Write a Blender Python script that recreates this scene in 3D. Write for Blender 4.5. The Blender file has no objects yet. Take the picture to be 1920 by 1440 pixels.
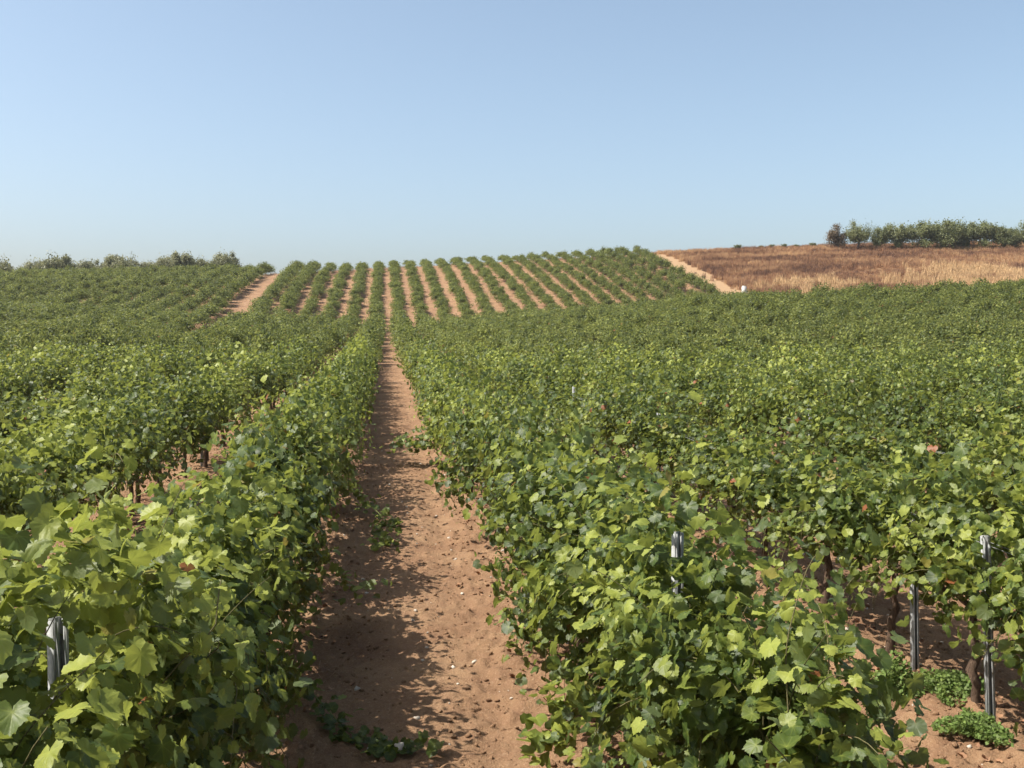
import bpy, math, random
import numpy as np
from mathutils import Vector, Matrix, Euler

R = math.radians
scene = bpy.context.scene
COL = scene.collection

# ------------------------------------------------------------------ camera, sky, sun, exposure
CAM_H = 2.4
YAW = R(7.14)
cam = bpy.data.cameras.new('camera'); cam.lens = 35.625; cam.sensor_width = 36.0
cam.clip_start = 0.05; cam.clip_end = 6000.0
camo = bpy.data.objects.new('camera', cam); COL.objects.link(camo)
camo.location = (0, 0, CAM_H); camo.rotation_euler = (R(90 - 3.01), 0, -YAW)
scene.camera = camo

SUN_EL, SUN_AZ = 55.0, -94.0          # azimuth clockwise from +Y: the sun stands left of the rows
world = bpy.data.worlds.new('World'); scene.world = world; world.use_nodes = True
wn = world.node_tree; wn.nodes.clear()
sky = wn.nodes.new('ShaderNodeTexSky'); sky.sky_type = 'NISHITA'; sky.sun_disc = False
sky.sun_elevation = R(SUN_EL); sky.sun_rotation = R(SUN_AZ)
sky.altitude = 0; sky.air_density = 0.88; sky.dust_density = 2.6; sky.ozone_density = 2.0
bg = wn.nodes.new('ShaderNodeBackground'); bg.inputs[1].default_value = 0.106
wo = wn.nodes.new('ShaderNodeOutputWorld')
hs = wn.nodes.new('ShaderNodeHueSaturation'); hs.inputs['Saturation'].default_value = .86; hs.inputs['Hue'].default_value = .489
wn.links.new(sky.outputs[0], hs.inputs['Color']); wn.links.new(hs.outputs[0], bg.inputs[0]); wn.links.new(bg.outputs[0], wo.inputs[0])
sl = bpy.data.lights.new('sun', 'SUN'); sl.energy = 4.6; sl.angle = R(0.55); sl.color = (1.0, 0.95, 0.86)
so = bpy.data.objects.new('sun', sl); COL.objects.link(so)
sd = Vector((math.sin(R(SUN_AZ)) * math.cos(R(SUN_EL)), math.cos(R(SUN_AZ)) * math.cos(R(SUN_EL)), math.sin(R(SUN_EL))))
so.rotation_euler = sd.to_track_quat('Z', 'Y').to_euler(); so.location = (-20, 0, 40)
scene.view_settings.view_transform = 'Standard'; scene.view_settings.look = 'None'
scene.view_settings.exposure = 0.95; scene.view_settings.gamma = 1.0
scene.cycles.max_bounces = 6; scene.cycles.diffuse_bounces = 3; scene.cycles.glossy_bounces = 2
scene.cycles.transmission_bounces = 4; scene.cycles.use_adaptive_sampling = True
scene.cycles.adaptive_threshold = 0.02

# ------------------------------------------------------------------ helpers
def tag(o, label=None, cat=None, group=None, kind=None):
    if label: o['label'] = label
    if cat: o['category'] = cat
    if group: o['group'] = group
    if kind: o['kind'] = kind
    return o

def link(o, parent=None, loc=None):
    COL.objects.link(o)
    if parent is not None: o.parent = parent
    if loc is not None: o.location = loc
    return o

def mesh_np(name, V, faces, mats, tint=None, mat_idx=None, smooth=True):
    """V (n,3); faces: list of (m,k) int arrays; tint (n,4) point colours"""
    me = bpy.data.meshes.new(name)
    V = np.asarray(V, dtype=np.float32)
    me.vertices.add(len(V)); me.vertices.foreach_set('co', V.ravel())
    loops = np.concatenate([f.ravel() for f in faces]).astype(np.int32)
    tot = np.concatenate([np.full(len(f), f.shape[1], np.int32) for f in faces])
    start = np.concatenate([[0], np.cumsum(tot)[:-1]]).astype(np.int32)
    me.loops.add(len(loops)); me.loops.foreach_set('vertex_index', loops)
    me.polygons.add(len(tot)); me.polygons.foreach_set('loop_start', start); me.polygons.foreach_set('loop_total', tot)
    if smooth: me.polygons.foreach_set('use_smooth', np.ones(len(tot), bool))
    if mat_idx is not None: me.polygons.foreach_set('material_index', mat_idx.astype(np.int32))
    me.update(calc_edges=True)
    if tint is not None:
        a = me.attributes.new('tint', 'FLOAT_COLOR', 'POINT')
        a.data.foreach_set('color', np.asarray(tint, np.float32).ravel())
    for m in mats: me.materials.append(m)
    me.validate()
    return me

class MB:
    """collects tubes and boxes into one mesh"""
    def __init__(s): s.V = []; s.F4 = []; s.F3 = []; s.T = []; s.n = 0
    def add(s, V, F, t=None):
        V = np.asarray(V, float); F = np.asarray(F, int)
        (s.F4 if F.shape[1] == 4 else s.F3).append(F + s.n)
        s.V.append(V); s.T.append(np.zeros((len(V), 4)) if t is None else t); s.n += len(V)
    def tube(s, P, rad, k=6, tval=None):
        P = np.asarray(P, float); n = len(P); rad = np.broadcast_to(rad, (n,))
        T = np.gradient(P, axis=0); T /= np.linalg.norm(T, axis=1)[:, None] + 1e-9
        ref = np.array([0.31, 0.17, 0.93]) if abs(T[0, 2]) < .8 else np.array([0.9, 0.3, 0.1])
        A = np.cross(T, ref); A /= np.linalg.norm(A, axis=1)[:, None] + 1e-9
        B = np.cross(T, A)
        th = np.arange(k) / k * 2 * math.pi
        V = P[:, None] + rad[:, None, None] * (np.cos(th)[None, :, None] * A[:, None] + np.sin(th)[None, :, None] * B[:, None])
        V = V.reshape(-1, 3)
        i = np.arange(n - 1)[:, None] * k; j = np.arange(k)[None]
        F = np.stack([i + j, i + (j + 1) % k, i + k + (j + 1) % k, i + k + j], -1).reshape(-1, 4)
        V = np.vstack([V, P[-1:] + T[-1:] * rad[-1] * .6]); e = len(V) - 1
        b = (n - 1) * k
        F3 = np.stack([b + np.arange(k), b + (np.arange(k) + 1) % k, np.full(k, e)], -1)
        t = np.zeros((len(V), 4)); t[:, 0] = 0 if tval is None else tval
        n0 = s.n; s.add(V, F, t); s.F3.append(F3 + n0)
    def box(s, c, size, M=None):
        v = np.array([[x, y, z] for x in (-.5, .5) for y in (-.5, .5) for z in (-.5, .5)]) * np.array(size)
        if M is not None: v = v @ np.array(M).T
        F = [[0, 1, 3, 2], [4, 6, 7, 5], [0, 4, 5, 1], [2, 3, 7, 6], [0, 2, 6, 4], [1, 5, 7, 3]]
        s.add(v + np.array(c), F)
    def mesh(s, name, mats, smooth=True):
        fs = []
        if s.F4: fs.append(np.concatenate(s.F4))
        if s.F3: fs.append(np.concatenate(s.F3))
        return mesh_np(name, np.concatenate(s.V), fs, mats, np.concatenate(s.T), smooth=smooth)

def hash2(ix, iy, seed):
    h = (ix.astype(np.int64) * 374761393 + iy.astype(np.int64) * 668265263 + seed * 982451653) & 0x7fffffff
    h = ((h ^ (h >> 13)) * 1274126177) & 0x7fffffff
    return ((h ^ (h >> 16)) & 0xffff) / 65535.0
def vnoise(x, y, seed=0):
    x0 = np.floor(x); y0 = np.floor(y); fx = x - x0; fy = y - y0
    fx = fx * fx * (3 - 2 * fx); fy = fy * fy * (3 - 2 * fy)
    a = hash2(x0, y0, seed); b = hash2(x0 + 1, y0, seed); c = hash2(x0, y0 + 1, seed); d = hash2(x0 + 1, y0 + 1, seed)
    return (a * (1 - fx) + b * fx) * (1 - fy) + (c * (1 - fx) + d * fx) * fy

# ------------------------------------------------------------------ materials
class NT:
    def __init__(s, name):
        s.m = bpy.data.materials.new(name); s.m.use_nodes = True; s.t = s.m.node_tree; s.t.nodes.clear()
        s.out = s.t.nodes.new('ShaderNodeOutputMaterial')
    def n(s, typ, **kw):
        nd = s.t.nodes.new(typ)
        for k, v in kw.items():
            if k == 'i':
                for a, b in v.items():
                    if isinstance(b, bpy.types.NodeSocket): s.t.links.new(b, nd.inputs[a])
                    else: nd.inputs[a].default_value = b
            else: setattr(nd, k, v)
        return nd
    def mix(s, f, a, b, bt='MIX'):
        nd = s.t.nodes.new('ShaderNodeMix'); nd.data_type = 'RGBA'; nd.blend_type = bt
        for k, v in ((0, f), (6, a), (7, b)):
            if isinstance(v, bpy.types.NodeSocket): s.t.links.new(v, nd.inputs[k])
            elif k == 0: nd.inputs[0].default_value = v
            else: nd.inputs[k].default_value = (*v, 1)
        return nd.outputs[2]
    def math(s, op, a, b=0.0, c=0.0, clamp=False):
        nd = s.t.nodes.new('ShaderNodeMath'); nd.operation = op; nd.use_clamp = clamp
        for k, v in enumerate((a, b, c)):
            if isinstance(v, bpy.types.NodeSocket): s.t.links.new(v, nd.inputs[k])
            else: nd.inputs[k].default_value = v
        return nd.outputs[0]
    def ramp(s, f, stops):
        nd = s.t.nodes.new('ShaderNodeValToRGB'); s.t.links.new(f, nd.inputs[0])
        cr = nd.color_ramp
        while len(cr.elements) < len(stops): cr.elements.new(.5)
        for e, (p, c) in zip(cr.elements, stops): e.position = p; e.color = (*c, 1)
        return nd.outputs[0]
    def noise(s, vec, scale, detail=4, rough=.55):
        return s.n('ShaderNodeTexNoise', i={'Vector': vec, 'Scale': scale, 'Detail': detail, 'Roughness': rough}).outputs[0]
    def done(s, shader): s.t.links.new(shader, s.out.inputs[0]); return s.m

def leaf_material(name, c_old, c_mid, c_young, c_under, gloss=.50, trans=.34, spec=.34, dry=True):
    t = NT(name)
    at = t.n('ShaderNodeAttribute', attribute_name='tint')
    sep = t.n('ShaderNodeSeparateColor', i={0: at.outputs[0]})
    age, vein, rnd = sep.outputs[0], sep.outputs[1], sep.outputs[2]
    geo = t.n('ShaderNodeNewGeometry'); oi = t.n('ShaderNodeObjectInfo')
    big = t.noise(geo.outputs['Position'], .35, 2)
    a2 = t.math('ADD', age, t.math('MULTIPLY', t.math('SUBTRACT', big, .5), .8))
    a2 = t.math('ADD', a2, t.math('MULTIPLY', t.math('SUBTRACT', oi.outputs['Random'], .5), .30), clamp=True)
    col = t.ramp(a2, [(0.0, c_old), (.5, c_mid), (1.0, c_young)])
    # blotches across the blade
    bl = t.noise(geo.outputs['Position'], 38, 3)
    col = t.mix(t.math('MULTIPLY', t.math('SUBTRACT', bl, .4, clamp=True), .9, clamp=True), col, tuple(x * 1.7 for x in c_mid))
    col = t.mix(t.math('MULTIPLY', t.math('POWER', vein, 6.0), .30), col, tuple(min(1, x * 1.8) for x in c_young))
    if dry:
        d1 = t.math('GREATER_THAN', rnd, .984)
        col = t.mix(t.math('MULTIPLY', d1, .9), col, (.20, .17, .035))
        d2 = t.math('GREATER_THAN', rnd, .995)
        col = t.mix(d2, col, (.22, .075, .03))
    under = t.mix(.75, col, c_under)
    col2 = t.mix(geo.outputs['Backfacing'], col, under)
    bp = t.n('ShaderNodeBump', i={'Strength': .35, 'Distance': .004, 'Height': t.noise(geo.outputs['Position'], 60, 2)})
    p = t.n('ShaderNodeBsdfPrincipled', i={'Base Color': col2, 'Roughness': gloss, 'Specular IOR Level': spec, 'Normal': bp.outputs[0]})
    tcol = t.mix(.5, col, tuple(min(1, x * 2.0) for x in c_young))
    tr = t.n('ShaderNodeBsdfTranslucent', i={'Color': tcol})
    ms = t.n('ShaderNodeMixShader', i={0: trans, 1: p.outputs[0], 2: tr.outputs[0]})
    return t.done(ms.outputs[0])

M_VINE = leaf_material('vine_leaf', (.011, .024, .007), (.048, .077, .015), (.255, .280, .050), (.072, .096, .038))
M_VINE_FAR = leaf_material('vine_leaf_far', (.010, .022, .006), (.043, .067, .015), (.210, .224, .050), (.075, .095, .040), gloss=.55, spec=.25)
M_OLIVE = leaf_material('olive_leaf', (.085, .090, .040), (.155, .158, .075), (.22, .215, .105), (.21, .21, .13), dry=False)
M_SCRUB = leaf_material('scrub_leaf', (.055, .070, .024), (.110, .125, .045), (.175, .18, .07), (.14, .15, .08), dry=False)
M_REDSCRUB = leaf_material('dry_scrub_leaf', (.06, .045, .025), (.10, .07, .038), (.14, .10, .05), (.12, .09, .06), dry=False)
M_WEED = leaf_material('weed_blade', (.07, .12, .03), (.12, .18, .045), (.20, .25, .07), (.16, .2, .08), gloss=.6, spec=.2, dry=False)

def bark(name, c1, c2):
    t = NT(name); tc = t.n('ShaderNodeNewGeometry').outputs['Position']
    mp = t.n('ShaderNodeMapping', i={'Vector': tc, 'Scale': (1, 1, .18)})
    nz = t.noise(mp.outputs[0], 90, 5, .7)
    col = t.ramp(nz, [(.3, c1), (.7, c2)])
    bp = t.n('ShaderNodeBump', i={'Strength': .9, 'Distance': .012, 'Height': nz})
    return t.done(t.n('ShaderNodeBsdfPrincipled', i={'Base Color': col, 'Roughness': .9, 'Specular IOR Level': .15, 'Normal': bp.outputs[0]}).outputs[0])
M_BARK = bark('vine_bark', (.045, .028, .020), (.17, .115, .080))
M_CANE = bark('vine_cane', (.09, .085, .035), (.17, .15, .07))
M_GREENCANE = bark('green_shoot', (.14, .19, .05), (.24, .26, .09))
M_TREEBARK = bark('olive_bark', (.07, .06, .05), (.20, .17, .14))

def galvanised():
    t = NT('galvanised_steel'); pos = t.n('ShaderNodeNewGeometry').outputs['Position']
    nz = t.noise(pos, 45, 5); n2 = t.noise(pos, 9, 3)
    col = t.ramp(nz, [(.3, (.22, .225, .225)), (.7, (.34, .345, .34))])
    col = t.mix(t.math('MULTIPLY', t.math('SUBTRACT', n2, .58, clamp=True), 3.0, clamp=True), col, (.22, .15, .10))
    return t.done(t.n('ShaderNodeBsdfPrincipled', i={'Base Color': col, 'Roughness': .85, 'Metallic': .0}).outputs[0])
M_STEEL = galvanised()
def plain(name, c, c2, rough=.7, scale=20):
    t = NT(name); pos = t.n('ShaderNodeNewGeometry').outputs['Position']
    nz = t.noise(pos, scale, 4)
    bp = t.n('ShaderNodeBump', i={'Strength': .5, 'Distance': .01, 'Height': nz})
    return t.done(t.n('ShaderNodeBsdfPrincipled', i={'Base Color': t.ramp(nz, [(.3, c), (.7, c2)]), 'Roughness': rough, 'Normal': bp.outputs[0]}).outputs[0])
M_HOSE = plain('grey_hose', (.20, .21, .22), (.32, .33, .34), .5)
M_WIRE = plain('wire', (.25, .25, .25), (.35, .35, .35), .4)
M_STONE = plain('pale_stone', (.30, .25, .20), (.52, .46, .38), .9, 30)
M_CONC = plain('white_concrete', (.38, .36, .32), (.52, .50, .46), .9, 12)
M_LITTER = plain('dry_litter', (.13, .055, .03), (.34, .19, .10), .9, 14)
M_TWIG = plain('dry_twig', (.16, .09, .055), (.34, .22, .13), .9, 25)

def soil_material():
    t = NT('soil'); geo = t.n('ShaderNodeNewGeometry'); pos = geo.outputs['Position']
    sx = t.n('ShaderNodeSeparateXYZ', i={0: pos}); X, Y = sx.outputs[0], sx.outputs[1]
    f1 = t.noise(pos, 1.1, 6, .62); f2 = t.noise(pos, 9, 6, .65); f3 = t.noise(pos, 55, 5, .7)
    c = t.ramp(f1, [(.3, (.170, .092, .052)), (.5, (.245, .146, .082)), (.75, (.325, .210, .118))])
    c = t.mix(t.math('MULTIPLY', t.math('SUBTRACT', f2, .45, clamp=True), 2.2, clamp=True), c, (.20, .108, .065))
    c = t.mix(t.math('MULTIPLY', t.math('SUBTRACT', f3, .52, clamp=True), 3.0, clamp=True), c, (.42, .295, .185))
    f4 = t.noise(pos, 140, 3, .6)
    c = t.mix(t.math('MULTIPLY', t.math('SUBTRACT', .47, f4, clamp=True), 6.0, clamp=True), c, (.16, .085, .05))
    # dry field beyond the vineyard, and the sandy track along its edge
    n1 = t.noise(pos, .12, 3)
    edge = t.math('ADD', t.math('ADD', X, t.math('MULTIPLY', t.math('SUBTRACT', 150.0, Y), 0.0)), t.math('MULTIPLY', t.math('SUBTRACT', n1, .5), 1.5))
    f5 = t.noise(pos, .16, 5, .6)
    hay = t.ramp(f5, [(.35, (.12, .07, .05)), (.5, (.22, .13, .08)), (.65, (.36, .24, .14))])
    mh = t.math('MULTIPLY', t.math('SUBTRACT', edge, 42.2), .8, clamp=True)
    my = t.math('MULTIPLY', t.math('SUBTRACT', Y, 93.0), .3, clamp=True)
    c2 = t.mix(t.math('MULTIPLY', mh, my), c, hay)
    ms = t.math('MULTIPLY', t.math('MULTIPLY', t.math('SUBTRACT', edge, 38.2), 1.2, clamp=True), t.math('SUBTRACT', 1.0, mh))
    c3 = t.mix(t.math('MULTIPLY', t.math('MULTIPLY', ms, my), .85), c2, (.31, .205, .115))
    h = t.math('ADD', t.math('MULTIPLY', f3, .5), t.math('MULTIPLY', f4, .35))
    h = t.math('ADD', h, f2)
    bp = t.n('ShaderNodeBump', i={'Strength': 1.0, 'Distance': .026, 'Height': h})
    return t.done(t.n('ShaderNodeBsdfPrincipled', i={'Base Color': c3, 'Roughness': .95, 'Specular IOR Level': .1, 'Normal': bp.outputs[0]}).outputs[0])
M_SOIL = soil_material()

def hay_material():
    t = NT('dry_grass'); pos = t.n('ShaderNodeNewGeometry').outputs['Position']
    at = t.n('ShaderNodeAttribute', attribute_name='tint'); sep = t.n('ShaderNodeSeparateColor', i={0: at.outputs[0]})
    n1 = t.noise(pos, .13, 4, .6)
    mp = t.n('ShaderNodeMapping', i={'Vector': pos, 'Scale': (.06, .22, 0), 'Location': (3, 7, 0)})
    n2 = t.noise(mp.outputs[0], 1.0, 4, .6)
    oi = t.n('ShaderNodeObjectInfo')
    v = t.math('ADD', t.math('MULTIPLY', n1, .55), t.math('MULTIPLY', n2, .62))
    v = t.math('ADD', v, t.math('MULTIPLY', t.math('SUBTRACT', sep.outputs[0], .5), .16))
    v = t.math('ADD', v, t.math('MULTIPLY', t.math('SUBTRACT', oi.outputs['Random'], .5), .18))
    col = t.ramp(v, [(.42, (.12, .066, .048)), (.52, (.24, .128, .076)), (.61, (.38, .212, .115)), (.74, (.58, .38, .20))])
    p = t.n('ShaderNodeBsdfPrincipled', i={'Base Color': col, 'Roughness': .8, 'Specular IOR Level': .1})
    tr = t.n('ShaderNodeBsdfTranslucent', i={'Color': col})
    return t.done(t.n('ShaderNodeMixShader', i={0: .3, 1: p.outputs[0], 2: tr.outputs[0]}).outputs[0])
M_HAY = hay_material()

# ------------------------------------------------------------------ terrain
ROW0, SP = 0.225, 2.25
KX = np.array([-400, -120, -50, -30, -15, -6, 0, 6, 12.5, 25, 29, 36, 46, 57, 90, 160, 500.])
Z85 = np.array([3.2, 3.4, 3.5, 3.1, 2.3, 2.0, 2.0, 1.95, 2.5, 3.75, 4.0, 4.45, 5.0, 5.5, 6.6, 8, 10.])
CX = np.array([-400, -120, -48, -20, 0, 20, 39, 64, 99, 160, 500.])
ZC = np.array([5.6, 7.2, 8.8, 10.1, 11.4, 12.8, 14.1, 15.4, 16.5, 17.5, 18.])
YC = np.array([135, 136, 138, 145, 147, 149, 152, 153, 154, 155, 155.])
_gy = np.arange(-40, 420, 1.0)
def _profile(x):
    z85 = np.interp(x, KX, Z85); zc = np.interp(x, CX, ZC); yc = np.interp(x, CX, YC)
    t = np.clip((_gy - 18) / 67, 0, 1)
    z = z85 * t ** 1.6
    z = np.where(_gy > 85, z85 + (_gy - 85) * .01, z)
    yf = np.interp(x, [12, 34], [94, 107])
    s = np.clip((_gy - yf) / (yc - yf), 0, 1)
    z = np.where(_gy > yf, z85 + .09 + (zc - z85 - .09) * (s * 1.10 - .10 * s ** 3), z)
    z = np.where(_gy > yc, zc - .13 * np.maximum(_gy - yc - 9, 0), z)
    return np.maximum(z, -8)
_gx = np.concatenate([np.arange(-400, -120, 20), np.arange(-120, 160, 3.0), np.arange(160, 501, 20)])
_T = np.stack([_profile(x) for x in _gx])
_k = np.exp(-.5 * (np.arange(-7, 8) / 2.6) ** 2); _k /= _k.sum()
_Tp = np.pad(_T, ((0, 0), (7, 7)), mode='edge')
_T = sum(_k[i] * _Tp[:, i:i + _T.shape[1]] for i in range(15))
def ground(x, y):
    x = np.asarray(x, float); y = np.asarray(y, float)
    xi = np.clip(np.searchsorted(_gx, x) - 1, 0, len(_gx) - 2)
    fx = np.clip((x - _gx[xi]) / (_gx[xi + 1] - _gx[xi]), 0, 1)
    yy = np.clip(y - _gy[0], 0, len(_gy) - 1.001); yi = yy.astype(int); fy = yy - yi
    a = _T[xi, yi] * (1 - fy) + _T[xi, yi + 1] * fy
    b = _T[xi + 1, yi] * (1 - fy) + _T[xi + 1, yi + 1] * fy
    return a * (1 - fx) + b * fx

def soil_relief(x, y):
    """clods and ruts of the tilled ground near the camera"""
    ph = (x - ROW0) / SP; d = np.abs(ph - np.round(ph)) * SP          # distance from alley centre
    rut = -.022 * (np.exp(-((d - .42) / .13) ** 2)) * (.6 + .8 * vnoise(x / .6, y / 2.5, 6)) * np.clip(1.25 - y / 45, 0, 1)
    mound = rut + .05 * np.clip((d - .5) / .6, 0, 1) ** 2
    fade = np.clip(1.25 - y / 45, 0, 1)
    c = vnoise(x / .085, y / .085, 1); c2 = vnoise(x / .038, y / .038, 2); c3 = vnoise(x / .3, y / .3, 3); c4 = vnoise(x / .9, y / 1.2, 4)
    tilled = .60 + .50 * np.clip((d - .25) / .35, 0, 1) * (.4 + .6 * c4)
    clod = (np.clip(c - .45, 0, 1) * .085 + np.clip(c2 - .5, 0, 1) * .04) * tilled
    return mound + fade * (clod + (c3 - .5) * .03 * tilled + (c4 - .5) * .05)

def grow(start, step, end, fac, cap):
    v = [start]; s = step
    while v[-1] < end: v.append(v[-1] + s); s = min(s * fac, cap)
    return v
def build_ground():
    xr = grow(5.2, .03, 60, 1.06, 1.3); xr2 = grow(xr[-1] + 3, 4, 600, 1.2, 60)
    xl = [-v for v in grow(1.9, .03, 60, 1.06, 1.3)]; xl2 = [-v for v in grow(-xl[-1] + 3, 4, 600, 1.2, 60)]
    xs = np.array(xl2[::-1] + xl[::-1] + list(np.arange(-1.88, 5.19, .021)) + xr + xr2)
    ys = np.array([-60, -40, -25, -15, -8, -4, -2, -.5, .8, 1.6, 2.3, 2.9, 3.4, 3.7] + grow(3.9, .02, 160, 1.0055, 1.0))
    ys = np.concatenate([ys, grow(ys[-1] + 2, 3, 2500, 1.15, 200)])
    gx, gy = np.meshgrid(xs, ys)
    z = ground(gx, gy) + soil_relief(gx, gy)
    V = np.stack([gx, gy, z], -1).reshape(-1, 3)
    ny, nx = gx.shape
    i = np.arange(ny - 1)[:, None] * nx + np.arange(nx - 1)[None]
    F = np.stack([i, i + 1, i + nx + 1, i + nx], -1).reshape(-1, 4)
    me = mesh_np('ground', V, [F], [M_SOIL])
    tag(link(bpy.data.objects.new('ground', me)), 'reddish brown tilled earth of the vineyard with the bare dirt path', kind='structure')
build_ground()

# ------------------------------------------------------------------ leaves
def leaf_template(seed, n_detail):
    """grape leaf: fan from the stalk point; x across, y along the midrib, z the face"""
    rg = np.random.default_rng(seed)
    a_, b_ = rg.uniform(.74, .90), rg.uniform(.68, .80)      # how deep the notches between the lobes are
    key = [(-172, .16, 0), (-150, .56, .3), (-122, .66, .2), (-104, .72, 1), (-80, b_, 0), (-62, .80, .4), (-48, .90, 1), (-30, a_, 0), (-14, .88, .4),
           (0, 1.0, 1), (14, .88, .4), (30, a_, 0), (48, .88, 1), (62, .80, .4), (80, b_, 0), (104, .72, 1), (122, .66, .2), (150, .56, .3), (172, .16, 0)]
    if n_detail == 1: key = [key[i] for i in (0, 1, 3, 4, 6, 7, 9, 11, 12, 14, 15, 17, 18)]
    if n_detail == 0: key = [key[i] for i in (1, 4, 6, 9, 12, 14, 17)]
    if n_detail == 3:       # toothed margin
        k2 = []
        for (a, r, v), (a2, r2, v2) in zip(key[:-1], key[1:]):
            k2.append((a, r * 1.03, v)); k2.append(((a + a2) / 2, (r + r2) / 2 * rg.uniform(.90, .95), .2))
        key = k2 + [key[-1]]
    cup = rg.uniform(-.45, .45); fold = rg.uniform(-.05, .45); tipd = rg.uniform(-.2, .8); twist = rg.uniform(-.4, .4)
    wv, wp = rg.uniform(.03, .09), rg.uniform(0, 6.28)
    def zed(x, y, th, rr_, edge): return fold * math.sqrt(x * x + .01) + cup * rr_ * rr_ * .6 - tipd * max(y, 0) ** 2 * .5 + twist * x * y + edge + wv * rr_ * rr_ * math.sin(5 * th + wp)
    P = [(0, 0, zed(0, 0, 0, 0, 0))]; vein = [1.0]; rings = 2 if n_detail >= 2 else 1; n = len(key)
    if rings == 2:
        for a, r, v in key:
            th = R(a); q = .5 * (r * .5 + .42); x, y = math.sin(th) * q, math.cos(th) * q
            P.append((x, y, zed(x, y, th, q, (-.012 if v == 1 else .02)))); vein.append(.9 if v == 1 else .45)
    for a, r, v in key:
        r = r * rg.uniform(.93, 1.06); th = R(a); x, y = math.sin(th) * r, math.cos(th) * r
        P.append((x, y, zed(x, y, th, r, rg.uniform(-.04, .04)))); vein.append(.8 if v == 1 else .3)
    P = np.array(P) * .56
    if n_detail == 0: P[:, 0] *= .72; P[:, 1] *= 1.12
    P[:, 1] -= .05
    i = np.arange(1, n); F = [np.stack([np.zeros(n - 1, int), i + 1, i], -1)]
    if rings == 2:
        F.append(np.stack([i, i + 1, i + 1 + n], -1)); F.append(np.stack([i, i + 1 + n, i + n], -1))
    return P, np.concatenate(F), np.array(vein)
TPL = {d: [leaf_template(100 * d + k, d) for k in range(14 if d else 6)] for d in (0, 1, 2, 3)}

def norm(v): return v / (np.linalg.norm(v, axis=-1, keepdims=True) + 1e-9)
def leaves_mesh(name, pos, nrm, tip, size, age, rnd, lod, mat, rg):
    nrm = norm(nrm); tip = norm(tip - nrm * np.sum(tip * nrm, 1, keepdims=True)); sx = np.cross(tip, nrm)
    Vs, Fs, Ts, n0 = [], [], [], 0
    tp = rg.integers(0, len(TPL[lod]), len(pos))
    for k, (P, F, vein) in enumerate(TPL[lod]):
        m = np.nonzero(tp == k)[0]
        if not len(m): continue
        fl = np.where(rg.random(len(m)) < .5, 1, -1)[:, None, None]
        wj = rg.uniform(.85, 1.12, len(m))[:, None, None]
        v = (P[None, :, 0:1] * wj * sx[m][:, None] + P[None, :, 1:2] * tip[m][:, None] + P[None, :, 2:3] * nrm[m][:, None]) * size[m][:, None, None] + pos[m][:, None]
        nv = len(P)
        f = (F[None] + (np.arange(len(m)) * nv)[:, None, None] + n0).reshape(-1, 3)
        t = np.zeros((len(m), nv, 4)); t[..., 0] = age[m][:, None]; t[..., 1] = vein[None]; t[..., 2] = rnd[m][:, None]; t[..., 3] = 1
        Vs.append(v.reshape(-1, 3)); Fs.append(f); Ts.append(t.reshape(-1, 4)); n0 += len(m) * nv
    return mesh_np(name, np.concatenate(Vs), [np.concatenate(Fs)], [mat], np.concatenate(Ts))

def grow_shoot(rg, p, d, L, droop, step=.055):
    pts = [p.copy()]
    n = int(L / step)
    w = rg.normal(0, .05, 3)
    for i in range(n):
        w = w * .8 + rg.normal(0, .06, 3)
        d = d + w * .5; d[2] -= droop * (i / n) ** 1.1 * .22
        d = d / np.linalg.norm(d)
        p = p + d * step; pts.append(p.copy())
    return np.array(pts)

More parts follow.
